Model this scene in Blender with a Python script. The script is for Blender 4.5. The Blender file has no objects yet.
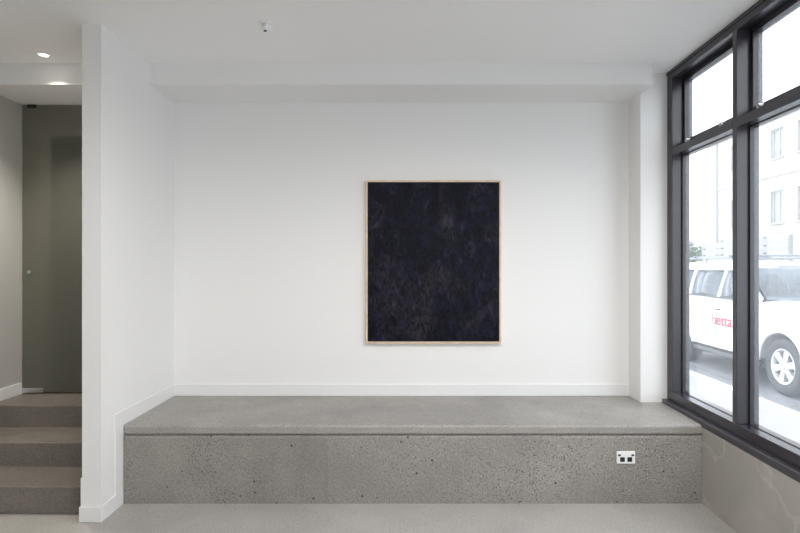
import bpy, bmesh, math, random
from mathutils import Vector, Matrix, noise
random.seed(7)
PI = math.pi
scn = bpy.context.scene
COL = scn.collection

# ------------------------------------------------------------------ measures
F = 533.33                    # focal length in pixels (24 mm lens on an 800 px frame)
D = 4.067                     # distance to the far wall
K = D / F
EYE = 1.472
CEIL = EYE + 183.7*K          # 2.874
SOF = EYE - 0 + 164.5*K       # underside of the bulkhead
BT = 0.488                    # bench top
YB = 0.814*D                  # bench front
XL = -226*K                   # face of wing wall on the bench side
XLL = -240.7*K                # its stair side
YW = 0.757*D                  # its end
YS = 0.904*D                  # bulkhead face
XC = 228.5*K                  # side of the column
YC = 0.95*D                   # front of the column
XN = -2.93                    # stair side wall
YD = 1.015*D                  # glass door
YR = -1.6                     # wall behind the camera
TAN = 0.0394                  # the street side wall stands a little askew
W0 = Vector((1.934, 3.843, 0))
_n = math.hypot(1, TAN)
MW = Matrix(((-TAN/_n, 1/_n, 0, W0.x), (-1/_n, -TAN/_n, 0, W0.y), (0, 0, 1, 0), (0, 0, 0, 1)))
def XW(y): return W0.x - (W0.y - y)*TAN

# ------------------------------------------------------------------ helpers
def obj(name, bm, mat, parent=None, smooth=False, bevel=0, seg=2, angle=35):
    bmesh.ops.recalc_face_normals(bm, faces=bm.faces[:])
    me = bpy.data.meshes.new(name); bm.to_mesh(me); bm.free()
    o = bpy.data.objects.new(name, me); COL.objects.link(o)
    for m in (mat if isinstance(mat, (list, tuple)) else [mat]): me.materials.append(m)
    if parent: o.parent = parent
    if smooth:
        for p in me.polygons: p.use_smooth = True
    if bevel:
        b = o.modifiers.new('bevel', 'BEVEL'); b.width = bevel; b.segments = seg
        b.limit_method = 'ANGLE'; b.angle_limit = math.radians(angle)
        if seg > 1:
            for p in me.polygons: p.use_smooth = True
            b.harden_normals = True
    return o
def empty(name, loc=(0, 0, 0), mat=None, parent=None):
    o = bpy.data.objects.new(name, None); COL.objects.link(o)
    o.empty_display_size = .1
    if mat is not None: o.matrix_world = mat
    else: o.location = loc
    if parent: o.parent = parent
    return o
def tag(o, label, cat, group=None):
    o['label'] = label; o['category'] = cat
    if group: o['group'] = group
    return o
def struct(o, label=None):
    o['kind'] = 'structure'
    if label: o['label'] = label
    return o
def B(*boxes, bm=None):
    bm = bm or bmesh.new()
    for (x0, x1, y0, y1, z0, z1) in boxes:
        v = [bm.verts.new((x, y, z)) for x in (x0, x1) for y in (y0, y1) for z in (z0, z1)]
        for f in ((0,1,3,2),(4,6,7,5),(0,4,5,1),(2,3,7,6),(0,2,6,4),(1,5,7,3)):
            bm.faces.new([v[i] for i in f])
    return bm
def prism(poly, axis, a, b, bm=None):
    """poly of 2D points extruded along axis; a, b numbers or functions of the point"""
    bm = bm or bmesh.new()
    fa = a if callable(a) else (lambda p: a); fb = b if callable(b) else (lambda p: b)
    def P(p, t):
        if axis == 'x': return (t, p[0], p[1])
        if axis == 'y': return (p[0], t, p[1])
        return (p[0], p[1], t)
    A = [bm.verts.new(P(p, fa(p))) for p in poly]; C = [bm.verts.new(P(p, fb(p))) for p in poly]
    n = len(poly)
    bm.faces.new(A[::-1]); bm.faces.new(C)
    for i in range(n): bm.faces.new((A[i], A[(i+1) % n], C[(i+1) % n], C[i]))
    return bm
def lathe(prof, center=(0, 0, 0), axis='z', n=32, bm=None, closed=False):
    """prof: (r, h) list"""
    bm = bm or bmesh.new(); c = Vector(center); rings = []
    def P(r, h, a):
        u, v = r*math.cos(a), r*math.sin(a)
        return c + (Vector((u, v, h)) if axis == 'z' else Vector((u, h, v)) if axis == 'y' else Vector((h, u, v)))
    for r, h in prof:
        if r < 1e-6: rings.append([bm.verts.new(P(0, h, 0))])
        else: rings.append([bm.verts.new(P(r, h, 2*PI*i/n)) for i in range(n)])
    pairs = list(zip(rings[:-1], rings[1:]))
    if closed: pairs.append((rings[-1], rings[0]))
    for A, C in pairs:
        for i in range(n):
            j = (i+1) % n
            if len(A) == 1 and len(C) == 1: continue
            if len(A) == 1: bm.faces.new((A[0], C[i], C[j]))
            elif len(C) == 1: bm.faces.new((A[i], A[j], C[0]))
            else: bm.faces.new((A[i], A[j], C[j], C[i]))
    return bm
def tube(pts, r, n=10, bm=None):
    bm = bm or bmesh.new(); pts = [Vector(p) for p in pts]; rings = []
    for i, p in enumerate(pts):
        t = (pts[min(i+1, len(pts)-1)] - pts[max(i-1, 0)]).normalized()
        a = t.orthogonal().normalized() if i == 0 else (rings_a - t*rings_a.dot(t)).normalized()
        rings_a = a; b = t.cross(a)
        rr = r[i] if isinstance(r, (list, tuple)) else r
        rings.append([bm.verts.new(p + (a*math.cos(2*PI*k/n) + b*math.sin(2*PI*k/n))*rr) for k in range(n)])
    for A, C in zip(rings[:-1], rings[1:]):
        for k in range(n): bm.faces.new((A[k], A[(k+1) % n], C[(k+1) % n], C[k]))
    bm.faces.new(rings[0][::-1]); bm.faces.new(rings[-1])
    return bm
def bar(p0, p1, side, w, t, bm=None):
    """rectangular bar from p0 to p1; side = direction of width"""
    bm = bm or bmesh.new(); p0, p1 = Vector(p0), Vector(p1)
    d = (p1-p0).normalized(); s = Vector(side); s = (s - d*s.dot(d)).normalized(); q = d.cross(s)
    vs = []
    for p in (p0, p1):
        vs.append([bm.verts.new(p + s*a*w/2 + q*b*t/2) for a, b in ((-1,-1),(1,-1),(1,1),(-1,1))])
    for i in range(4): bm.faces.new((vs[0][i], vs[0][(i+1) % 4], vs[1][(i+1) % 4], vs[1][i]))
    bm.faces.new(vs[0][::-1]); bm.faces.new(vs[1])
    return bm
def sheet(fn, nu, nv, bm=None):
    bm = bm or bmesh.new()
    g = [[bm.verts.new(fn(i/nu, j/nv)) for j in range(nv+1)] for i in range(nu+1)]
    for i in range(nu):
        for j in range(nv): bm.faces.new((g[i][j], g[i+1][j], g[i+1][j+1], g[i][j+1]))
    return bm
def solidify(o, t, off=0):
    m = o.modifiers.new('thickness', 'SOLIDIFY'); m.thickness = t; m.offset = off
    return o
def at(px, py, o):
    """point of the plane at street-side distance o seen at a photo pixel, in street coordinates"""
    inv = MW.inverted(); c = inv @ Vector((0, 0, EYE))
    d = inv.to_3x3() @ Vector(((px-400)/F, 1, (266.5-py)/F))
    return c + d*((o - c.y)/d.y)

# ------------------------------------------------------------------ materials
def new_mat(name):
    m = bpy.data.materials.new(name); m.use_nodes = True
    nt = m.node_tree; return m, nt, nt.nodes['Principled BSDF'], nt.nodes['Material Output']
def mat(name, col, rough=.5, metal=0, spec=.5, var=0, vscale=4, bump=0, bscale=60, coat=0):
    m, nt, p, out = new_mat(name); N, L = nt.nodes, nt.links
    p.inputs['Base Color'].default_value = (*col, 1); p.inputs['Roughness'].default_value = rough
    p.inputs['Metallic'].default_value = metal; p.inputs['Specular IOR Level'].default_value = spec
    p.inputs['Coat Weight'].default_value = coat; p.inputs['Coat Roughness'].default_value = .08
    tc = N.new('ShaderNodeTexCoord')
    if var:
        n = N.new('ShaderNodeTexNoise'); n.inputs['Scale'].default_value = vscale; n.inputs['Detail'].default_value = 5
        L.new(tc.outputs['Object'], n.inputs['Vector'])
        r = N.new('ShaderNodeValToRGB')
        r.color_ramp.elements[0].position = .3; r.color_ramp.elements[1].position = .7
        r.color_ramp.elements[0].color = (*[c*(1-var) for c in col], 1)
        r.color_ramp.elements[1].color = (*[min(1, c*(1+var)) for c in col], 1)
        L.new(n.outputs['Fac'], r.inputs['Fac']); L.new(r.outputs['Color'], p.inputs['Base Color'])
    if bump:
        n = N.new('ShaderNodeTexNoise'); n.inputs['Scale'].default_value = bscale; n.inputs['Detail'].default_value = 4
        L.new(tc.outputs['Object'], n.inputs['Vector'])
        b = N.new('ShaderNodeBump'); b.inputs['Strength'].default_value = bump; b.inputs['Distance'].default_value = .01
        L.new(n.outputs['Fac'], b.inputs['Height']); L.new(b.outputs['Normal'], p.inputs['Normal'])
    return m
def concrete(name, col, rough=.5, cloud=.12, speck=.5, pits=.5, scale=1., spec=.4, patchy=.52, lightspeck=.35):
    """ground concrete: clouds, exposed dark and pale aggregate in patches, small blow holes"""
    m, nt, p, out = new_mat(name); N, L = nt.nodes, nt.links
    tc = N.new('ShaderNodeTexCoord'); v = tc.outputs['Object']
    def nz(sc, det, rgh=.55):
        n = N.new('ShaderNodeTexNoise'); n.inputs['Scale'].default_value = sc; n.inputs['Detail'].default_value = det
        n.inputs['Roughness'].default_value = rgh; L.new(v, n.inputs['Vector']); return n.outputs['Fac']
    def ramp(f, a, b, ca=(0,0,0,1), cb=(1,1,1,1)):
        r = N.new('ShaderNodeValToRGB'); e = r.color_ramp.elements
        e[0].position = a; e[1].position = b; e[0].color = ca; e[1].color = cb
        L.new(f, r.inputs['Fac']); return r.outputs['Color']
    def math_(op, a, b):
        n = N.new('ShaderNodeMath'); n.operation = op; n.use_clamp = True
        for i, x in enumerate((a, b)):
            if hasattr(x, 'links'): L.new(x, n.inputs[i])
            else: n.inputs[i].default_value = x
        return n.outputs[0]
    def mix(f, a, b):
        n = N.new('ShaderNodeMix'); n.data_type = 'RGBA'
        for s, x in ((n.inputs[0], f), (n.inputs[6], a), (n.inputs[7], b)):
            if hasattr(x, 'links'): L.new(x, s)
            else: s.default_value = x
        return n.outputs[2]
    def cells(sc):
        n = N.new('ShaderNodeTexVoronoi'); n.inputs['Scale'].default_value = sc; n.inputs['Randomness'].default_value = 1
        L.new(v, n.inputs['Vector']); return n
    base = ramp(nz(2.2*scale, 8, .6), .3, .7, (*[c*(1-cloud) for c in col], 1), (*[c*(1+cloud) for c in col], 1))
    fine = ramp(nz(120*scale, 3), .3, .7, (.74,.74,.74,1), (1.2,1.2,1.19,1))
    mm = N.new('ShaderNodeMix'); mm.data_type = 'RGBA'; mm.blend_type = 'MULTIPLY'; mm.inputs[0].default_value = 1
    L.new(base, mm.inputs[6]); L.new(fine, mm.inputs[7]); c = mm.outputs[2]
    patch = ramp(nz(2.6*scale, 3), patchy-.1, patchy+.16)
    # stones: keep only some of the cells by their random colour
    def stones(sc, rad, keep):
        vo = cells(sc*scale)
        sp = N.new('ShaderNodeSeparateColor'); L.new(vo.outputs['Color'], sp.inputs['Color'])
        near = ramp(vo.outputs['Distance'], rad*.75, rad, (1,1,1,1), (0,0,0,1))
        k = math_('LESS_THAN', sp.outputs['Red'], keep)
        return math_('MULTIPLY', near, k)
    dark = math_('MULTIPLY', stones(95, .34, .55), math_('ADD', math_('MULTIPLY', patch, .85), .12))
    c = mix(math_('MULTIPLY', dark, speck), c, (*[x*.22 for x in col], 1))
    pale = math_('MULTIPLY', stones(80, .33, .4), math_('ADD', math_('MULTIPLY', patch, .6), .3))
    c = mix(math_('MULTIPLY', pale, lightspeck), c, (*[min(1, x*2.0) for x in col], 1))
    hole = stones(26, .17, .16)
    c = mix(math_('MULTIPLY', hole, pits), c, (*[x*.12 for x in col], 1))
    L.new(c, p.inputs['Base Color'])
    p.inputs['Roughness'].default_value = rough; p.inputs['Specular IOR Level'].default_value = spec
    rr = ramp(nz(5*scale, 4), .3, .7, (rough*.85,)*3+(1,), (min(1, rough*1.15),)*3+(1,)); L.new(rr, p.inputs['Roughness'])
    h = math_('SUBTRACT', .6, math_('ADD', math_('MULTIPLY', hole, .5), math_('MULTIPLY', dark, .12)))
    b = N.new('ShaderNodeBump'); b.inputs['Strength'].default_value = .35; b.inputs['Distance'].default_value = .004
    L.new(h, b.inputs['Height']); L.new(b.outputs['Normal'], p.inputs['Normal'])
    return m
def pane_glass(name, tint=(.97,.985,1), veil=.03, ior=1.45):
    m, nt, p, out = new_mat(name); N, L = nt.nodes, nt.links; N.remove(p)
    t = N.new('ShaderNodeBsdfTransparent'); t.inputs['Color'].default_value = (*tint, 1)
    g = N.new('ShaderNodeBsdfGlossy'); g.inputs['Roughness'].default_value = .02
    lwt = N.new('ShaderNodeLayerWeight'); lwt.inputs['Blend'].default_value = .5
    pw = N.new('ShaderNodeMath'); pw.operation = 'POWER'; pw.inputs[1].default_value = 5; L.new(lwt.outputs['Facing'], pw.inputs[0])
    f0 = ((ior-1)/(ior+1))**2
    fr = N.new('ShaderNodeMath'); fr.operation = 'MULTIPLY_ADD'; fr.inputs[1].default_value = .8; fr.inputs[2].default_value = f0; L.new(pw.outputs[0], fr.inputs[0])
    mx = N.new('ShaderNodeMixShader'); L.new(fr.outputs[0], mx.inputs[0]); L.new(t.outputs[0], mx.inputs[1]); L.new(g.outputs[0], mx.inputs[2])
    d = N.new('ShaderNodeBsdfTranslucent'); d.inputs['Color'].default_value = (.86,.93,1,1)  # milky veil put into the glass in place of glare and haze
    m2 = N.new('ShaderNodeMixShader'); m2.inputs[0].default_value = veil
    L.new(mx.outputs[0], m2.inputs[1]); L.new(d.outputs[0], m2.inputs[2]); L.new(m2.outputs[0], out.inputs['Surface'])
    return m

WHITE = mat('white wall paint', (.84,.838,.83), .75, spec=.25, bump=.02, bscale=180)
CEILW = mat('white ceiling paint', (.92,.918,.912), .8, spec=.2)
TRIMW = mat('white gloss trim paint', (.82,.82,.82), .4, spec=.4)
SHADEW = mat('shaded niche wall paint', (.50,.49,.465), .75, spec=.25)  # white walls greyed, the dim niche light put into the colour
FLOORC = concrete('ground floor concrete', (.42,.402,.38), .42, .10, .35, .25, 1., .5, patchy=.5, lightspeck=.25)
SLABC = concrete('smooth bench concrete', (.325,.31,.29), .45, .16, .4, .3, 1., .45, patchy=.56, lightspeck=.18)
FACEC = concrete('exposed bench concrete', (.275,.258,.238), .6, .2, .9, .9, .85, .3, patchy=.52, lightspeck=.45)
FACER = concrete('exposed bench concrete right', (.29,.274,.255), .6, .16, .95, .9, .80, .3, patchy=.46, lightspeck=.5)
STAIRC = concrete('shaded stair concrete', (.195,.174,.153), .45, .22, .35, .3, 1., .4, patchy=.55, lightspeck=.15)  # darkened and browned, the dim stair light put into the colour
FRAME = mat('dark bronze powder coat', (.028,.026,.035), .27, .0, .6)
SILLM = mat('window sill powder coat', (.045,.043,.052), .42, .0, .9)
CHROME = mat('satin chrome', (.62,.62,.62), .25, 1)
GLASS = pane_glass('window glass', veil=.065)
OAK = mat('pale oak frame', (.74,.56,.41), .5, var=.12, vscale=18)
BLACK = mat('black plastic', (.012,.012,.013), .5)
WPLAS = mat('white plastic', (.90,.90,.90), .3)
DGREY = mat('dark grey plastic', (.05,.05,.05), .4)

def plaster():
    m, nt, p, out = new_mat('polished grey plaster'); N, L = nt.nodes, nt.links
    tc = N.new('ShaderNodeTexCoord')
    n1 = N.new('ShaderNodeTexNoise'); n1.inputs['Scale'].default_value = 3; n1.inputs['Detail'].default_value = 7; n1.inputs['Distortion'].default_value = .8
    L.new(tc.outputs['Object'], n1.inputs['Vector'])
    r1 = N.new('ShaderNodeValToRGB'); e = r1.color_ramp.elements
    e[0].position, e[1].position = .3, .72; e[0].color = (.37,.35,.325,1); e[1].color = (.46,.44,.41,1)
    L.new(n1.outputs['Fac'], r1.inputs['Fac'])
    n2 = N.new('ShaderNodeTexNoise'); n2.inputs['Scale'].default_value = 1.9; n2.inputs['Detail'].default_value = 7; n2.inputs['Distortion'].default_value = .3
    L.new(tc.outputs['Object'], n2.inputs['Vector'])
    r2 = N.new('ShaderNodeValToRGB'); e = r2.color_ramp.elements
    e[0].position, e[1].position = .485, .515; e[0].color = (0,0,0,1); e[1].color = (0,0,0,1)
    k = r2.color_ramp.elements.new(.5); k.color = (.5,.5,.5,1)
    L.new(n2.outputs['Fac'], r2.inputs['Fac'])
    mx = N.new('ShaderNodeMix'); mx.data_type = 'RGBA'; L.new(r2.outputs['Color'], mx.inputs[0]); L.new(r1.outputs['Color'], mx.inputs[6])
    mx.inputs[7].default_value = (.60,.58,.55,1); L.new(mx.outputs[2], p.inputs['Base Color'])
    p.inputs['Roughness'].default_value = .45
    return m
PLASTER = plaster()

# ------------------------------------------------------------------ the room shell
struct(obj('floor', B((-3.1, 2.25, YR-.2, YD, -.12, 0)), FLOORC))
struct(obj('ceiling', B((-3.1, 2.05, YR-.2, 5.9, CEIL, CEIL+.2)), CEILW))
struct(obj('wall_back', B((XL-.05, 2.05, D, D+.2, 0, CEIL)), WHITE))
struct(obj('wall_wing', B((XLL, XL, YW, 5.9, 0, CEIL)), WHITE))
struct(obj('wall_left', B((XN-.15, XN, YR-.2, 5.9, 0, CEIL)), SHADEW))
struct(obj('wall_rear', B((-3.1, 2.25, YR-.2, YR, 0, .12), (-3.1, .4, YR-.2, YR, .12, CEIL), (1.5, 2.25, YR-.2, YR, .12, CEIL), (.4, 1.5, YR-.2, YR, CEIL-.1, CEIL)), WHITE))
w2 = struct(empty('fill_window', (.4, YR-.12, .12)))  # added unseen window, lets fill daylight in from behind the camera
for i in range(2): obj('mullion', B((i*1.05, i*1.05+.05, 0, .1, 0, CEIL-.22)), FRAME, w2)
obj('rail', B((.05, 1.05, 0, .1, 0, .06), (.05, 1.05, 0, .1, CEIL-.28, CEIL-.22)), FRAME, w2)
for i in range(1): obj('pane', B((.05, 1.05, .04, .046, .06, CEIL-.28)), GLASS, w2)
street_slab = struct(obj('forecourt', B((-9, 2.2, -14, YR-.2, -.5, -.12)), mat('forecourt paving', (.5,.49,.47), .8)))
struct(obj('wall_hallway', B((-3.1, XLL, 5.8, 5.95, 0, CEIL)), SHADEW))
struct(obj('column', B((XC, 2.05, YC, D, BT, CEIL)), WHITE))
struct(obj('bulkhead', B((XL, XC, YS, D, SOF, CEIL)), WHITE))
struct(obj('bulkhead', B((XN, XLL, YS, YD+.03, SOF, CEIL)), WHITE))
t = .012; h = .088
struct(obj('baseboard_back', B((XL+.006, XC, D-t, D, BT, BT+h)), TRIMW, bevel=.002, seg=1))
poly = [(YW, 0), (YB, 0), (YB, BT), (D, BT), (D, BT+h), (YB-h, BT+h), (YB-h, h), (YW, h)]
struct(obj('baseboard_left', prism(poly, 'x', XL, XL+.006), TRIMW))
struct(obj('baseboard_front', B((XLL-t, XL+.006, YW-t, YW, 0, h)), TRIMW, bevel=.002, seg=1))
RISE = BT/3; SY = [.78*D, .855*D, .93*D]
poly = [(YW, 0), (SY[0]-.002, 0), (SY[0]-.002, RISE+h), (YW, RISE+h)]
struct(obj('baseboard_stair', prism(poly, 'x', XLL-.008, XLL), TRIMW))
struct(obj('baseboard_landing', B((XN, XN+t, SY[2]+.02, YD-.01, BT, BT+h)), TRIMW, bevel=.002, seg=1))
#struct(obj('baseboard_right', B((XC-t, XC, YC+.0, D-t, BT, BT+h)), TRIMW, bevel=.002, seg=1))

# low wall under the window, in street coordinates (s towards the camera, o outwards)
lw = obj('wall_right', B((-.2, 5.6, -.036, .22, 0, EYE-131*K)), PLASTER); lw.matrix_world = MW; struct(lw)

# ------------------------------------------------------------------ window wall
win = struct(empty('window_1', mat=MW))
ZS0, ZS1 = EYE-131*K, EYE-125.5*K      # sill
ZB = EYE-116.8*K                       # top of bottom rail
ZT0, ZT1 = EYE+103.4*K, EYE+110*K      # transom
ZH = EYE+175.7*K                       # underside of head
NB = 7; PITCH = .79; S_END = PITCH*NB+.05
obj('window_sill', prism([(-.036,ZS0),(-.036,ZS1-.004),(-.032,ZS1),(.16,ZS1),(.16,ZS0)], 'x', -.03, S_END), SILLM, win)
obj('head', B((-.02, S_END, 0, .12, ZH, CEIL), (-.02, S_END, -.006, 0, CEIL-.022, CEIL)), FRAME, win, bevel=.002, seg=1)
obj('bottom_rail', B((-.02, S_END, 0, .12, ZS1, ZB)), FRAME, win, bevel=.002, seg=1)
for i in range(NB+1):
    s = i*PITCH; a, b = (s-.02 if i == 0 else s), s+(.057 if i == 0 else .042)
    obj('jamb' if i in (0, NB) else 'mullion', B((a, b, 0, .12, ZB, ZH)), FRAME, win, bevel=.002, seg=1)
def ring(s0, s1, z0, z1, w, o0, o1, wb=None, wt=None):
    wb = wb or w; wt = wt or w
    return B((s0, s0+w, o0, o1, z0, z1), (s1-w, s1, o0, o1, z0, z1), (s0+w, s1-w, o0, o1, z0, z0+wb), (s0+w, s1-w, o0, o1, z1-wt, z1))
for i in range(NB):
    s0 = i*PITCH+(.057 if i == 0 else .042); s1 = (i+1)*PITCH
    obj('transom', B((s0, s1, 0, .12, ZT0, ZT1)), FRAME, win, bevel=.002, seg=1)
    obj('glazing_bead', ring(s0, s1, ZB, ZT0, .014, .066, .115, .004, .005), FRAME, win, bevel=.0015, seg=1)
    obj('pane', B((s0+.012, s1-.012, .085, .091, ZB+.012, ZT0-.012)), GLASS, win)
    sh = obj('awning_sash', ring(s0+.003, s1-.003, ZT1+.003, ZH-.003, .022, .075, .13, .05, .03), FRAME, win, bevel=.002, seg=1)
    obj('sash_pane', B((s0+.02, s1-.02, .102, .108, ZT1+.045, ZH-.025)), GLASS, sh)
    for q in (.20, .77):
        sc = s0+(s1-s0)*q
        la = obj('window_latch', B((sc-.022, sc+.022, .030, .075, ZT1, ZT1+.010), (sc-.011, sc+.011, .022, .052, ZT1+.010, ZT1+.034)), CHROME, win, bevel=.003)
        obj('latch_lever', bar((sc-.006, .028, ZT1+.028), (sc+.045, .012, ZT1+.006), (0, 0, 1), .014, .009), CHROME, la, bevel=.002)

# ------------------------------------------------------------------ concrete bench
bench = empty('concrete_bench', (0, YB, 0))
tag(bench, 'long built-in grey concrete bench with overhanging slab below the dark painting', 'bench')
def RX(p): return XW(p[0]+YB)-.038
r = .02; zt = BT; z0 = BT-.056
nose = [(r-r*math.sin(a), zt-r+r*math.cos(a)) for a in [PI/2*i/6 for i in range(7)]]
low = [(.006-.006*math.cos(a), z0+.006-.006*math.sin(a)) for a in [PI/2*i/3 for i in range(4)]]
poly = [(D-YB, zt)] + nose + low + [(D-YB, z0)]
o = obj('seat_slab', prism(poly, 'x', XL+.007, RX), [SLABC], bench)
obj('shadow_gap', prism([(.016, z0-.013), (.5, z0-.013), (.5, z0), (.016, z0)], 'x', XL+.007+.002, RX), FACEC, bench)
xj = -73*.814*K; zb = z0-.013
poly = [(.0, 0), (.5, 0), (.5, zb), (.008, zb), (.0, zb-.008)]
obj('base_panel', prism(poly, 'x', XL+.007+.002, xj-.0008), FACEC, bench)
obj('base_panel', prism(poly, 'x', xj+.0008, RX), FACER, bench)

# ------------------------------------------------------------------ stairs and glass door
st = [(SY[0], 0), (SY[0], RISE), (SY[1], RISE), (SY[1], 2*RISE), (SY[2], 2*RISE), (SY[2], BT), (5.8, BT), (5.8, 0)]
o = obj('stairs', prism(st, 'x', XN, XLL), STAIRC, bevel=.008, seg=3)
tag(o, 'three shade-toned polished concrete steps behind the white wing wall', 'stairs')

def frosted():
    m, nt, p, out = new_mat('grey frosted glass'); N, L = nt.nodes, nt.links
    p.inputs['Base Color'].default_value = (.56,.56,.48,1); p.inputs['Roughness'].default_value = .3
    p.inputs['Transmission Weight'].default_value = .86; p.inputs['IOR'].default_value = 1.3
    return m
door = struct(empty('door_1', (XN, YD, BT)))
DW = XLL-XN
obj('glass_leaf', B((.006, DW-.004, 0, .012, .010, SOF-BT-.006)), frosted(), door, bevel=.002, seg=1)
obj('bottom_patch', B((.010, .175, -.012, .026, .006, .046)), CHROME, door, bevel=.004)
obj('top_patch', B((.05, .115, -.012, .026, SOF-BT-.026, SOF-BT-.004)), BLACK, door, bevel=.003)
obj('lock', lathe([(0,-.02),(.014,-.02),(.016,-.017),(.016,0)], (.07, 0, .94), 'y', 20), CHROME, door, smooth=False)
# dark leaf standing open in the hallway behind the glass
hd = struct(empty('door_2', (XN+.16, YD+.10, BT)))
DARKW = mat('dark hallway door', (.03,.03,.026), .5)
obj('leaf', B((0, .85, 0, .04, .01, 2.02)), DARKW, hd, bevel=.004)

# ------------------------------------------------------------------ painting
yP = .99*D-.0
pt = empty('framed_painting', ((-34+101)/2*.99*K, D, EYE+4.6*.99*K))
tag(pt, 'large abstract painting in near-black navy, thin pale timber frame, hung on the white wall', 'painting')
PW, PH = 135.4*.99*K, 163.2*.99*K; fw = .013; dp = D-yP
fr = ring(-PW/2, PW/2, -PH/2, PH/2, fw, -dp, -.002)
obj('frame', fr, OAK, pt, bevel=.0015, seg=1)
obj('backing', B((-PW/2+fw, PW/2-fw, -.016, -.003, -PH/2+fw, PH/2-fw)), BLACK, pt)
def paint():
    m, nt, p, out = new_mat('thick navy black oil paint'); N, L = nt.nodes, nt.links
    tc = N.new('ShaderNodeTexCoord')
    def nz(sc, det, dist, stretch=None):
        n = N.new('ShaderNodeTexNoise'); n.inputs['Scale'].default_value = sc; n.inputs['Detail'].default_value = det; n.inputs['Distortion'].default_value = dist
        n.inputs['Roughness'].default_value = .62
        if stretch:
            mp = N.new('ShaderNodeMapping'); mp.inputs['Rotation'].default_value = (0, stretch[0], 0); mp.inputs['Scale'].default_value = (stretch[1], 1, 1)
            L.new(tc.outputs['Object'], mp.inputs['Vector']); L.new(mp.outputs['Vector'], n.inputs['Vector'])
        else: L.new(tc.outputs['Object'], n.inputs['Vector'])
        return n.outputs['Fac']
    r = N.new('ShaderNodeValToRGB'); e = r.color_ramp.elements
    e[0].position, e[1].position = .34, .74; e[0].color = (.0024,.0026,.0085,1); e[1].color = (.030,.029,.043,1)
    k = e.new(.52); k.color = (.0050,.0053,.0150,1)
    L.new(nz(4.5, 8, 1.2, (.7, 1.6)), r.inputs['Fac'])
    # warmer charcoal passages
    r2 = N.new('ShaderNodeValToRGB'); e = r2.color_ramp.elements; e[0].position, e[1].position = .5, .68
    e[0].color = (0,0,0,1); e[1].color = (.8,.8,.8,1); L.new(nz(1.9, 4, .6), r2.inputs['Fac'])
    mx = N.new('ShaderNodeMix'); mx.data_type = 'RGBA'; L.new(r2.outputs['Color'], mx.inputs[0]); L.new(r.outputs['Color'], mx.inputs[6]); mx.inputs[7].default_value = (.023,.021,.025,1)
    r3 = N.new('ShaderNodeValToRGB'); e = r3.color_ramp.elements; e[0].position, e[1].position = .40, .62
    e[0].color = (.22,.22,.25,1); e[1].color = (1.9,1.85,1.9,1); L.new(nz(13, 8, 1.3, (-.7, 1.9)), r3.inputs['Fac'])
    m3 = N.new('ShaderNodeMix'); m3.data_type = 'RGBA'; m3.blend_type = 'MULTIPLY'; m3.inputs[0].default_value = 1
    L.new(mx.outputs[2], m3.inputs[6]); L.new(r3.outputs['Color'], m3.inputs[7])
    L.new(m3.outputs[2], p.inputs['Base Color'])
    p.inputs['Roughness'].default_value = .40; p.inputs['Specular IOR Level'].default_value = .14
    b1 = N.new('ShaderNodeBump'); b1.inputs['Strength'].default_value = .9; b1.inputs['Distance'].default_value = .012
    L.new(nz(16, 7, 1.5, (-.6, 1.8)), b1.inputs['Height'])
    b2 = N.new('ShaderNodeBump'); b2.inputs['Strength'].default_value = .35; b2.inputs['Distance'].default_value = .01
    L.new(nz(42, 4, 1.0, (.9, 2.2)), b2.inputs['Height']); L.new(b1.outputs['Normal'], b2.inputs['Normal'])
    L.new(b2.outputs['Normal'], p.inputs['Normal'])
    return m
g = .006; cw, ch = PW/2-fw-g, PH/2-fw-g
def canvas_pt(u, v):
    x, z = -cw+2*cw*u, -ch+2*ch*v
    d = noise.fractal(Vector((x*9, z*13, 3.1)), 1., 2., 4)*.0025
    if min(u, v, 1-u, 1-v) < 1e-4: d = 0
    return (x, -dp+.004-d, z)
bm = sheet(canvas_pt, 90, 108)
B((-cw, cw, -dp+.006, -.018, -ch, ch), bm=bm)
obj('canvas', bm, paint(), pt)

# ------------------------------------------------------------------ power outlet on the bench face
px0, px1, py0, py1 = 616.2, 634.6, 451.0, 463.2
ox = (px0+px1)/2-400; oz = EYE-((py0+py1)/2-266.5)*.814*K
po = empty('power_outlet', (ox*.814*K, YB, oz))
tag(po, 'small white double power outlet on the front of the concrete bench', 'power outlet')
ow, oh = (px1-px0)*.814*K/2, (py1-py0)*.814*K/2
obj('face_plate', B((-ow, ow, -.010, 0, -oh, oh)), WPLAS, po, bevel=.003, seg=3)
for s in (-1, 1):
    obj('socket', B((s*.0225-.0145, s*.0225+.0145, -.0125, -.009, -.0255, .003)), BLACK, po, bevel=.001, seg=1)
    sw = obj('switch', B((s*.0415-.0085, s*.0415+.0085, -.014, -.009, .010, .021)), DGREY, po, bevel=.0015, seg=1)

# ------------------------------------------------------------------ ceiling fittings
dl = empty('ceiling_downlight', (-309*K, .867*D, CEIL))
tag(dl, 'small round recessed downlight glowing in the ceiling by the stairs', 'ceiling light')
obj('trim_ring', lathe([(.026,-.0005),(.030,-.005),(.046,-.004),(.048,0),(.026,0)], n=40, closed=False), WPLAS, dl, smooth=False)
m, nt, p, out = new_mat('lit lamp'); p.inputs['Emission Color'].default_value = (1,.95,.88,1); p.inputs['Emission Strength'].default_value = 8
obj('lamp', lathe([(0,-.0025),(.023,-.0025),(.026,-.001),(.026,0),(0,0)], n=32), m, dl)
ld = bpy.data.lights.new('downlight_beam', 'SPOT'); ld.energy = 44; ld.color = (1,.93,.84); ld.spot_size = 1.85; ld.spot_blend = .85; ld.shadow_soft_size = .03
lo = bpy.data.objects.new('lamp_light', ld); COL.objects.link(lo); lo.parent = dl; lo.location = (0, 0, -.02)

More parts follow.
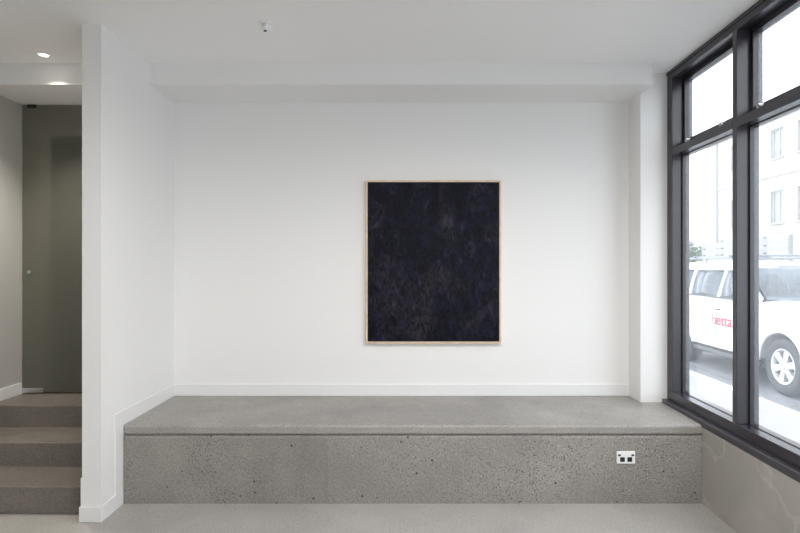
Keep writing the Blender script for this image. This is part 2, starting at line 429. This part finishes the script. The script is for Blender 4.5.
dl['group'] = 'recessed downlights'
for x_, y_ in ((-.7, 1.55), (.35, 1.55), (1.35, 1.55), (.9, .2)):  # added unseen lamps, fill light for floor, walls and ceiling
    c = dl.copy(); COL.objects.link(c); c.location = (x_, y_, CEIL)
    c['label'] = 'small round downlight added out of view over the open floor as fill light'
    for ch in dl.children:
        k = ch.copy(); COL.objects.link(k); k.parent = c
        if k.type == 'LIGHT':
            k.data = k.data.copy(); k.data.energy = 27; k.data.spot_size = 3.0; k.data.spot_blend = .6; k.data.color = (1,.965,.92)

c = dl.copy(); COL.objects.link(c); c.location = (-2.45, 5.0, CEIL)  # one more added lamp, brightens the hallway seen through the glass
c['label'] = 'small round downlight added as fill in the hallway behind the frosted glass door'
for ch in dl.children:
    k = ch.copy(); COL.objects.link(k); k.parent = c
    if k.type == 'LIGHT': k.data = k.data.copy(); k.data.energy = 6; k.data.spot_size = 2.8; k.data.spot_blend = 1

sn = empty('ceiling_sensor', (-133*.756*K, YW-.004, CEIL))
tag(sn, 'tiny white motion sensor on the ceiling above the bench', 'sensor')
obj('base', lathe([(0,0),(.036,0),(.036,-.006),(.032,-.009),(0,-.009)], n=32), WPLAS, sn)
obj('housing', lathe([(.0,-.046),(.016,-.045),(.024,-.042),(.027,-.036),(.029,-.009),(0,-.009)], n=32), WPLAS, sn, smooth=True)
obj('lens', lathe([(0,-.050),(.007,-.049),(.010,-.045),(0,-.044)], (-.008,-.008,0), n=20), DGREY, sn, smooth=True)

# ------------------------------------------------------------------ the street outside
ASPH = concrete('grey road asphalt', (.23,.24,.26), .8, .15, .4, .2, .8)
PATH = concrete('pale footpath concrete', (.30,.296,.285), .8, .06, .15, .1, .8)
KERBM = concrete('kerb stone', (.60,.60,.60), .7, .08, .3, .2, .8)
GUTT = concrete('rough gutter stone', (.17,.18,.19), .8, .5, .8, .6, .3, patchy=.35, lightspeck=.8)
def street(name, boxes, m):
    o = obj(name, B(*boxes), m); o.matrix_world = MW; return struct(o)
KO = 2.34; ZF = -.12; ZR = -.27
street('footpath', [(-40, 12, .22, KO-.14, -.5, ZF)], PATH)
street('kerb', [(-40, 12, KO-.14, KO, -.5, ZF+.002)], KERBM)
street('gutter', [(-40, 12, KO, KO+.66, -.5, ZR+.012)], GUTT)
street('road', [(-40, 12, KO+.66, 8.9, -.5, ZR)], ASPH)
street('far_footpath', [(-40, 12, 8.9, 30, -.5, ZF)], PATH)

# ---- building across the street
BO = 14.
bl = empty('building', mat=MW @ Matrix.Translation((0, BO, ZF)))
tag(bl, 'pale rendered two storey building across the street', 'building')
RENDER = mat('pale cream render', (.43,.415,.39), .85, var=.04, vscale=.6)
BWIN = mat('grey window frame', (.42,.44,.47), .5); BGL = mat('bluish far window glass', (.36,.42,.48), .08, spec=.8)
sA = at(710, 200, BO).x; sB = 9.; hb = at(780, 106, BO).z-ZF
cols = [(731, 738), (770.5, 783.5), (797.5, 812), (850, 868), (930, 960)]
rows = [(159.5, 131), (223.5, 192)]
ref = [(at(771, y0, BO).z-ZF, at(771, y1, BO).z-ZF) for y0, y1 in rows]
colS = [(at(a, 200, BO).x, at(b, 200, BO).x) for a, b in cols]
# facade as strips round the openings
bx = []; last = sA
for a, b in colS:
    bx.append((last, a, 0, .35, 0, hb))
    zz = 0
    for z0_, z1_ in sorted(ref): bx.append((a, b, 0, .35, zz, z0_)); zz = z1_
    bx.append((a, b, 0, .35, zz, hb)); last = b
bx += [(last, sB, 0, .35, 0, hb), (sA, sB, .35, 8, 0, hb-.3)]
obj('facade', B(*bx), RENDER, bl)
s710 = at(718, 200, BO).x
obj('corner_pier', B((sA, s710, -.12, 0, 0, hb)), RENDER, bl)
obj('parapet_cap', B((sA-.1, sB, -.2, .5, hb, hb+.12)), RENDER, bl)
obj('string_course', B((s710, sB, -.05, 0, (ref[0][0]+ref[1][1])/2-.08, (ref[0][0]+ref[1][1])/2+.02)), RENDER, bl)
for a, b in colS:
    for z0_, z1_ in ref:
        w = obj('window', ring(a, b, z0_, z1_, .07, .10, .2), BWIN, bl)
        mid = (a+b)/2
        B((mid-.03, mid+.03, .11, .19, z0_+.07, z1_-.07), (a+.07, b-.07, .12, .18, z0_+(z1_-z0_)*.32, z0_+(z1_-z0_)*.32+.05), bm=(q := bmesh.new()))
        obj('glazing_bar', q, BWIN, w)
        obj('pane', B((a+.05, b-.05, .15, .17, z0_+.05, z1_-.05)), BGL, w)
        obj('window_ledge', B((a-.06, b+.06, -.06, .1, z0_-.07, z0_)), RENDER, w)

# ---- slatted fence
FO = 9.6
s0, s1 = at(702, 250, FO).x, at(788, 250, FO).x
zt_ = at(788, 235.5, FO).z
fe = empty('slatted_fence', mat=MW @ Matrix.Translation((s0, FO, ZF)))
tag(fe, 'pale horizontal slatted fence beyond the parked car', 'fence')
FENC = mat('pale grey painted boards', (.34,.335,.325), .7, var=.05, vscale=3)
FPOST = mat('grey post paint', (.28,.29,.30), .6)
L_ = s1-s0; n = 10; hh = zt_-ZF
for i in range(n):
    z = .05+(hh-.05)*i/n
    obj('slat', B((0, L_, 0, .025, z, z+hh/n-.055)), FENC, fe)
for i in range(5):
    x = L_*i/4
    obj('post', B((x-.05, x+.05, .025, .12, 0, hh+.03)), FPOST, fe)

# ---- tree
tp = at(690, 262, 11.5)
tr = empty('street_tree', mat=MW @ Matrix.Translation((tp.x-.5, 11.5, ZF)))
tag(tr, 'leafy green tree at the far left end of the slatted fence', 'tree')
LEAF = mat('tree leaves', (.17,.25,.15), .6, var=.4, vscale=1.5); BARK = mat('tree bark', (.12,.09,.07), .9, bump=.4, bscale=20)
obj('trunk', tube([(0,0,0),(.05,.02,.8),(0,.05,1.6),(.08,0,2.4)], [.14,.11,.09,.05]), BARK, tr, smooth=True)
bm = bmesh.new(); rnd = random.Random(3)
cl = [(Vector((rnd.gauss(0,.65), rnd.gauss(0,.6), 1.75+rnd.uniform(-.5,.75))), rnd.uniform(.3,.55)) for _ in range(24)]
for _ in range(4200):
    c, rr = rnd.choice(cl)
    d = Vector((rnd.gauss(0,1), rnd.gauss(0,1), rnd.gauss(0,1))).normalized()
    p = c + d*rr*rnd.uniform(.5,1.05); a = Vector((rnd.gauss(0,1), rnd.gauss(0,1), rnd.gauss(0,.6))).normalized()
    b = a.orthogonal().normalized(); b.rotate(Matrix.Rotation(rnd.uniform(0, 6.28), 3, a)); l = rnd.uniform(.07,.13); w = l*.28
    bend = a.cross(b)*l*.12
    v = [bm.verts.new(q) for q in (p-a*l, p+b*w+bend, p+a*l, p-b*w+bend)]
    bm.faces.new((v[0], v[1], v[2])); bm.faces.new((v[0], v[2], v[3]))
obj('crown', bm, LEAF, tr)

# ------------------------------------------------------------------ parked car
PAINT = mat('white car paint', (.80,.81,.82), .25, spec=.5, coat=.6)
RUBBER = mat('tyre rubber', (.055,.058,.062), .75); TRIMB = mat('grey black trim', (.06,.065,.07), .55)
ALLOY = mat('silver alloy', (.75,.76,.77), .3, .6); CARGL = pane_glass('car glass', (.50,.57,.62), .10, 1.9)
SEATM = mat('grey car seat cloth', (.13,.135,.14), .9); RAILM = mat('grey roof rail', (.20,.22,.25), .4, .5)
GAPM = mat('grey door seal', (.45,.46,.47), .6)
RED = mat('red vinyl lettering', (.42,.005,.02), .5); LENS = mat('headlight lens', (.55,.60,.64), .08, .3, coat=.8)
cp = MW.inverted() @ Vector((5.12, 7.2, 0))
car = empty('car', mat=MW @ Matrix.Translation((cp.x, cp.y, ZR)))
tag(car, 'white four wheel drive car with red door lettering parked at the kerb outside the window', 'car')
Wd = 1.885; AX = (0., -2.79); AR = .475; TR = .39
def arch(cx, a0, a1, n=14): return [(cx+AR*math.cos(a0+(a1-a0)*i/n), TR+AR*math.sin(a0+(a1-a0)*i/n)) for i in range(n+1)]
prof = [(.62,.30),(.84,.33),(.92,.46),(.94,.66),(.91,.82),(.86,.98),(.74,1.09),(.40,1.17),(.0,1.23),(-.40,1.28),(-.60,1.245),(-3.3,1.25),(-3.72,1.26),(-3.85,1.10),(-3.88,.62),(-3.80,.44),(-3.40,.42)]
prof += [(AX[1]-AR, .42)] + arch(AX[1], PI-.02, .02)[1:-1] + [(AX[1]+AR, .42), (-AR-.02, .42)] + arch(0, PI-.02, .02)[1:-1] + [(AR+.01, .34)]
# body in lofted slices across the width: crowned plan at nose and tail, waisted sides
def slice_(yv, t_):
    e = abs(t_)               # 0 at centre, 1 at the side
    res = []
    for x, z in prof:
        xx = x
        if x > .3 and z < 1.15: xx = x - .16*e**3*(x-.3)/.6
        if x < -3.3: xx = x + .08*e**3
        zz = z
        if x > -.62 and z > 1.05: zz = z - .05*e**4
        res.append((xx, zz))
    return res
bm = bmesh.new(); rings = []
for yv, shr in ((0.0, .035), (.012, .015), (.05, 0), (.3, 0), (.94, 0), (1.585, 0), (1.835, 0), (1.873, .015), (1.885, .035)):
    t_ = (yv-.9425)/.9425; sl = slice_(yv, t_)
    cx, cz = -1.45, .8
    row = []
    for x, z in sl:
        isarch = any(abs(math.hypot(x-a, z-TR)-AR) < .03 for a in AX) or z < .43
        k = 0 if isarch else shr
        yy = yv
        if yv in (0.0, 1.885): yy = yv   # side skin
        tumble = max(0, z-.95)*.22*(1-min(1, abs(1-abs(t_))*8))
        yy += tumble if t_ < 0 else -tumble
        row.append(bm.verts.new((x-(x-cx)*k/2.4*1.0, yy, z-(k if z > 1. else 0))))
    rings.append(row)
np_ = len(prof)
for A, C in zip(rings[:-1], rings[1:]):
    for i in range(np_): bm.faces.new((A[i], A[(i+1) % np_], C[(i+1) % np_], C[i]))
for rg in (rings[0][::-1], rings[-1]):
    f = bm.faces.new(rg)
bmesh.ops.triangulate(bm, faces=[f for f in bm.faces if len(f.verts) > 4])
body = obj('body', bm, PAINT, car, bevel=.012, seg=2, angle=28)
for a in AX:
    pts = [(a+(AR-.006)*math.cos(q), TR+(AR-.006)*math.sin(q)) for q in [PI*i/14 for i in range(15)]] + [(a-AR+.006, .2), (a+AR-.006, .2)]
    obj('wheel_well', prism(pts, 'y', .30, 1.585), TRIMB, car)
obj('underbody', B((-3.6, .7, .25, 1.63, .24, .42)), TRIMB, car)
for y0 in (-.01, 1.775):
    obj('running_board', B((AX[1]+.52, -.52, y0, y0+.12, .30, .375)), TRIMB, car, bevel=.02)
# roof and pillars
def rx(u): return -1.18 - 2.42*u
def roof(u, v):
    x = rx(u); y = .225+1.435*v; e = (2*v-1)
    z = 1.74+.085*math.sin(min(1, .25+u*1.1)*PI*.62)-.075*e**4-.02*e*e-.05*max(0, u-.8)*5*.4
    if u < .12: z -= (.12-u)*.45
    return (x, y, z)
rf = obj('roof', sheet(roof, 20, 16), PAINT, car, smooth=True); solidify(rf, .06, 0)
def side(yb, yt, sgn):
    def P(x, z):
        k = (z-1.24)/(1.72-1.24); return Vector((x, yb+(yt-yb)*k, z))
    for n_, x0_, z0_, x1_, z1_, w in (('front_pillar', -.48, 1.25, -1.20, 1.71, .075), ('centre_pillar', -1.56, 1.24, -1.58, 1.73, .065), ('rear_pillar', -2.50, 1.24, -2.55, 1.73, .08), ('tail_pillar', -3.66, 1.24, -3.50, 1.72, .16)):
        obj(n_, bar(P(x0_, z0_), P(x1_, z1_), (1, 0, 0), w, .045), PAINT, car, bevel=.008)
    rail = obj('window_rail', bar(P(-1.18, 1.715), P(-3.55, 1.715), (0, 0, 1), .07, .06), PAINT, car, bevel=.01)
    ins = .012*sgn
    def quad(a, b, c, d):
        return lambda u, v: (a*(1-u)*(1-v)+b*u*(1-v)+c*u*v+d*(1-u)*v) + Vector((0, ins+sgn*.0-sgn*.02*math.sin(PI*v), 0))
    for a, b, c, d in ((P(-.62,1.25),P(-1.54,1.24),P(-1.57,1.70),P(-1.20,1.70)), (P(-1.57,1.24),P(-2.48,1.24),P(-2.53,1.70),P(-1.60,1.70)), (P(-2.52,1.24),P(-3.60,1.25),P(-3.46,1.70),P(-2.57,1.70))):
        g_ = obj('side_window', sheet(quad(a, b, c, d), 2, 6), CARGL, car, smooth=True); solidify(g_, .005)
    obj('window_trim', bar(P(-.62, 1.245), P(-3.6, 1.245), (0, 0, 1), .022, .03), TRIMB, car)
side(.055, .215, 1); side(1.83, 1.67, -1)
def ws(u, v):
    y = (.11+1.665*u)*(1-v)+(.245+1.395*u)*v; e = 2*u-1
    return (-.42*(1-v)-1.17*v+.16*(1-e*e)*(1-v)+.06*(1-e*e)*v, y, 1.265*(1-v)+1.735*v+.03*math.sin(PI*v)+.02*(1-e*e))
g_ = obj('windscreen', sheet(ws, 14, 10), CARGL, car, smooth=True); solidify(g_, .006)
def rs(u, v): return (-3.76*(1-v)-3.56*v, (.13+1.625*u)*(1-v)+(.26+1.365*u)*v, 1.25+.48*v)
g_ = obj('rear_window', sheet(rs, 6, 6), CARGL, car, smooth=True); solidify(g_, .006)
obj('dashboard', B((-.85, -.45, .12, 1.765, 1.20, 1.30)), TRIMB, car, bevel=.03)
for x_, y_ in ((-1.45, .5), (-1.45, 1.38), (-2.35, .45), (-2.35, .94), (-2.35, 1.43)):
    s_ = obj('car_seat', B((x_-.09, x_+.04, y_-.22, y_+.22, 1.05, 1.42)), SEATM, car, bevel=.03, seg=3)
    obj('headrest', B((x_-.10, x_-.02, y_-.12, y_+.12, 1.44, 1.60)), SEATM, s_, bevel=.025, seg=3)
bm = bmesh.new(); cw_ = Vector((-1.08, .5, 1.26)); ax = Vector((-.85, 0, .52)).normalized(); e1 = Vector((0, 1, 0)); e2 = ax.cross(e1)
tube([cw_+(e1*math.cos(q)+e2*math.sin(q))*.185 for q in [2*PI*i/28 for i in range(29)]], .015, 8, bm)
for q in (.2, PI-.2, -PI/2): bar(cw_, cw_+(e1*math.cos(q)+e2*math.sin(q))*.18, ax.cross(e1*math.cos(q)+e2*math.sin(q)), .035, .015, bm)
obj('steering_wheel', bm, TRIMB, car, smooth=True)
# wheels
def wheel(ax_, near):
    y0 = .035 if near else Wd-.035; sg = 1 if near else -1
    w = obj('wheel', lathe([(.24, .02*sg),(.262,.0),(.33,.0),(.365,.012*sg),(TR,.04*sg),(TR,.20*sg),(.365,.23*sg),(.26,.24*sg),(.24,.2*sg)], (ax_, y0, TR), 'y', 48), RUBBER, car, smooth=True)
    bm = lathe([(.205,.06*sg),(.215,.012*sg),(.238,.006*sg),(.243,.02*sg),(.24,.12*sg),(.2,.14*sg)], (ax_, y0, TR), 'y', 48)
    lathe([(0,.014*sg),(.035,.016*sg),(.05,.024*sg),(.06,.05*sg),(.06,.09*sg)], (ax_, y0, TR), 'y', 24, bm)
    c = Vector((ax_, y0+.035*sg, TR))
    for i in range(6):
        q = 2*PI*i/6+.25; d = Vector((math.cos(q), 0, math.sin(q))); tt = Vector((-math.sin(q), 0, math.cos(q)))
        v = []
        for rr, ww, yy in ((.045, .036, -.012), (.215, .052, -.014)):
            for a_, b_ in ((-1, 0), (1, 0), (1, 1), (-1, 1)): v.append(bm.verts.new(c+d*rr+tt*a_*ww+Vector((0, (yy+b_*.05)*sg, 0))))
        for f in ((0,1,2,3),(4,7,6,5),(0,4,5,1),(1,5,6,2),(2,6,7,3),(3,7,4,0)): bm.faces.new([v[i_] for i_ in f])
    obj('rim', bm, ALLOY, w, bevel=.004)
    obj('brake_disc', lathe([(0,.10*sg),(.2,.10*sg),(.2,.12*sg),(0,.12*sg)], (ax_, y0, TR), 'y', 32), TRIMB, w)
for a in AX:
    for nr in (True, False): wheel(a, nr)
# arch lips, handles, lights, mirror, rack
for nr in (True, False):
    y_ = .0 if nr else Wd
    for a in AX:
        obj('arch_lip', tube([(a+(AR+.0)*math.cos(q), y_+(.02 if nr else -.02), TR+(AR+.0)*math.sin(q)) for q in [.03+(PI-.06)*i/22 for i in range(23)]], .028, 8), PAINT, car, smooth=True)
    for x_ in (-1.52, -2.50):
        hy = -.018 if nr else Wd+.018
        obj('door_handle', tube([(x_-.09, (hy+.02 if nr else hy-.02), 1.04), (x_-.07, hy, 1.045), (x_+.07, hy, 1.045), (x_+.09, (hy+.02 if nr else hy-.02), 1.04)], .013, 8), TRIMB, car, smooth=True)
    for x_ in (-.56, -1.545, -2.44):   # shut lines of the doors
        obj('door_gap', B((x_-.002, x_+.002, y_-.0015 if nr else y_-.02, y_+.02 if nr else y_+.0015, .47, 1.0)), GAPM, car)
    my = -.06 if nr else Wd+.06
    mi = obj('wing_mirror', lathe([(0,-.10),(.07,-.09),(.095,-.04),(.095,.04),(.07,.09),(0,.10)], (-.74, my, 1.30), 'y', 20), PAINT, car, smooth=True)
    hy0 = .10 if nr else Wd-.10
    sg = 1 if nr else -1
    pts = [(.52,.97),(.62,1.045),(.80,1.0),(.86,.90),(.80,.82),(.66,.86)]
    obj('headlight', prism(pts, 'y', lambda p: (.025+max(0, p[0]-.5)*.18)*sg+(0 if nr else Wd), lambda p: .30*sg+(0 if nr else Wd)), LENS, car, bevel=.015, seg=3)
obj('grille', B((.86, .935, .55, 1.335, .72, .98)), TRIMB, car, bevel=.02)
obj('lower_grille', B((.90, .955, .40, 1.485, .42, .58)), TRIMB, car, bevel=.02)
for y_ in (.30, 1.585):
    bm = tube([(-1.45,y_,1.79),(-1.50,y_,1.86),(-1.65,y_,1.89),(-3.1,y_,1.89),(-3.3,y_,1.86),(-3.35,y_,1.79)], .02, 8)
    tube([(-2.4,y_,1.78),(-2.4,y_,1.89)], .018, 8, bm)
    obj('roof_rail', bm, RAILM, car, smooth=True)
for x_ in (-1.62, -2.75):
    obj('cross_bar', B((x_-.035, x_+.035, .24, 1.645, 1.905, 1.935)), RAILM, car, bevel=.01)
# lettering on the driver's door
cu = bpy.data.curves.new('t', 'FONT'); cu.body = 'betta'; cu.size = .262; cu.extrude = .003; cu.offset = .0022; cu.space_character = 1.05
to = bpy.data.objects.new('t', cu); COL.objects.link(to); bpy.context.view_layer.update()
me = bpy.data.meshes.new_from_object(to.evaluated_get(bpy.context.evaluated_depsgraph_get()))
bpy.data.objects.remove(to)
le = bpy.data.objects.new('door_lettering', me); COL.objects.link(le); le.parent = car
me.materials.clear(); me.materials.append(RED)
le.rotation_euler = (PI/2, 0, 0); le.location = (-1.655, -.008, .792); le['label'] = 'red lettering on the white door'

# ------------------------------------------------------------------ daylight, camera, view
w = bpy.data.worlds.new('overcast sky'); scn.world = w; w.use_nodes = True
bg = w.node_tree.nodes['Background']; bg.inputs['Color'].default_value = (.965,.985,1.02,1); bg.inputs['Strength'].default_value = 1.9
cd = bpy.data.cameras.new('camera'); cd.lens = 24; cd.sensor_width = 36; cd.clip_end = 200
co = bpy.data.objects.new('camera', cd); COL.objects.link(co); co.location = (0, 0, EYE); co.rotation_euler = (PI/2, 0, 0)
scn.camera = co
vs = scn.view_settings; vs.view_transform = 'Standard'; vs.look = 'None'; vs.gamma = 1; vs.use_curve_mapping = False; vs.exposure = 1.02
cy = scn.cycles; cy.use_denoising = True; cy.max_bounces = 16; cy.diffuse_bounces = 10; cy.transparent_max_bounces = 16; cy.sample_clamp_indirect = 8
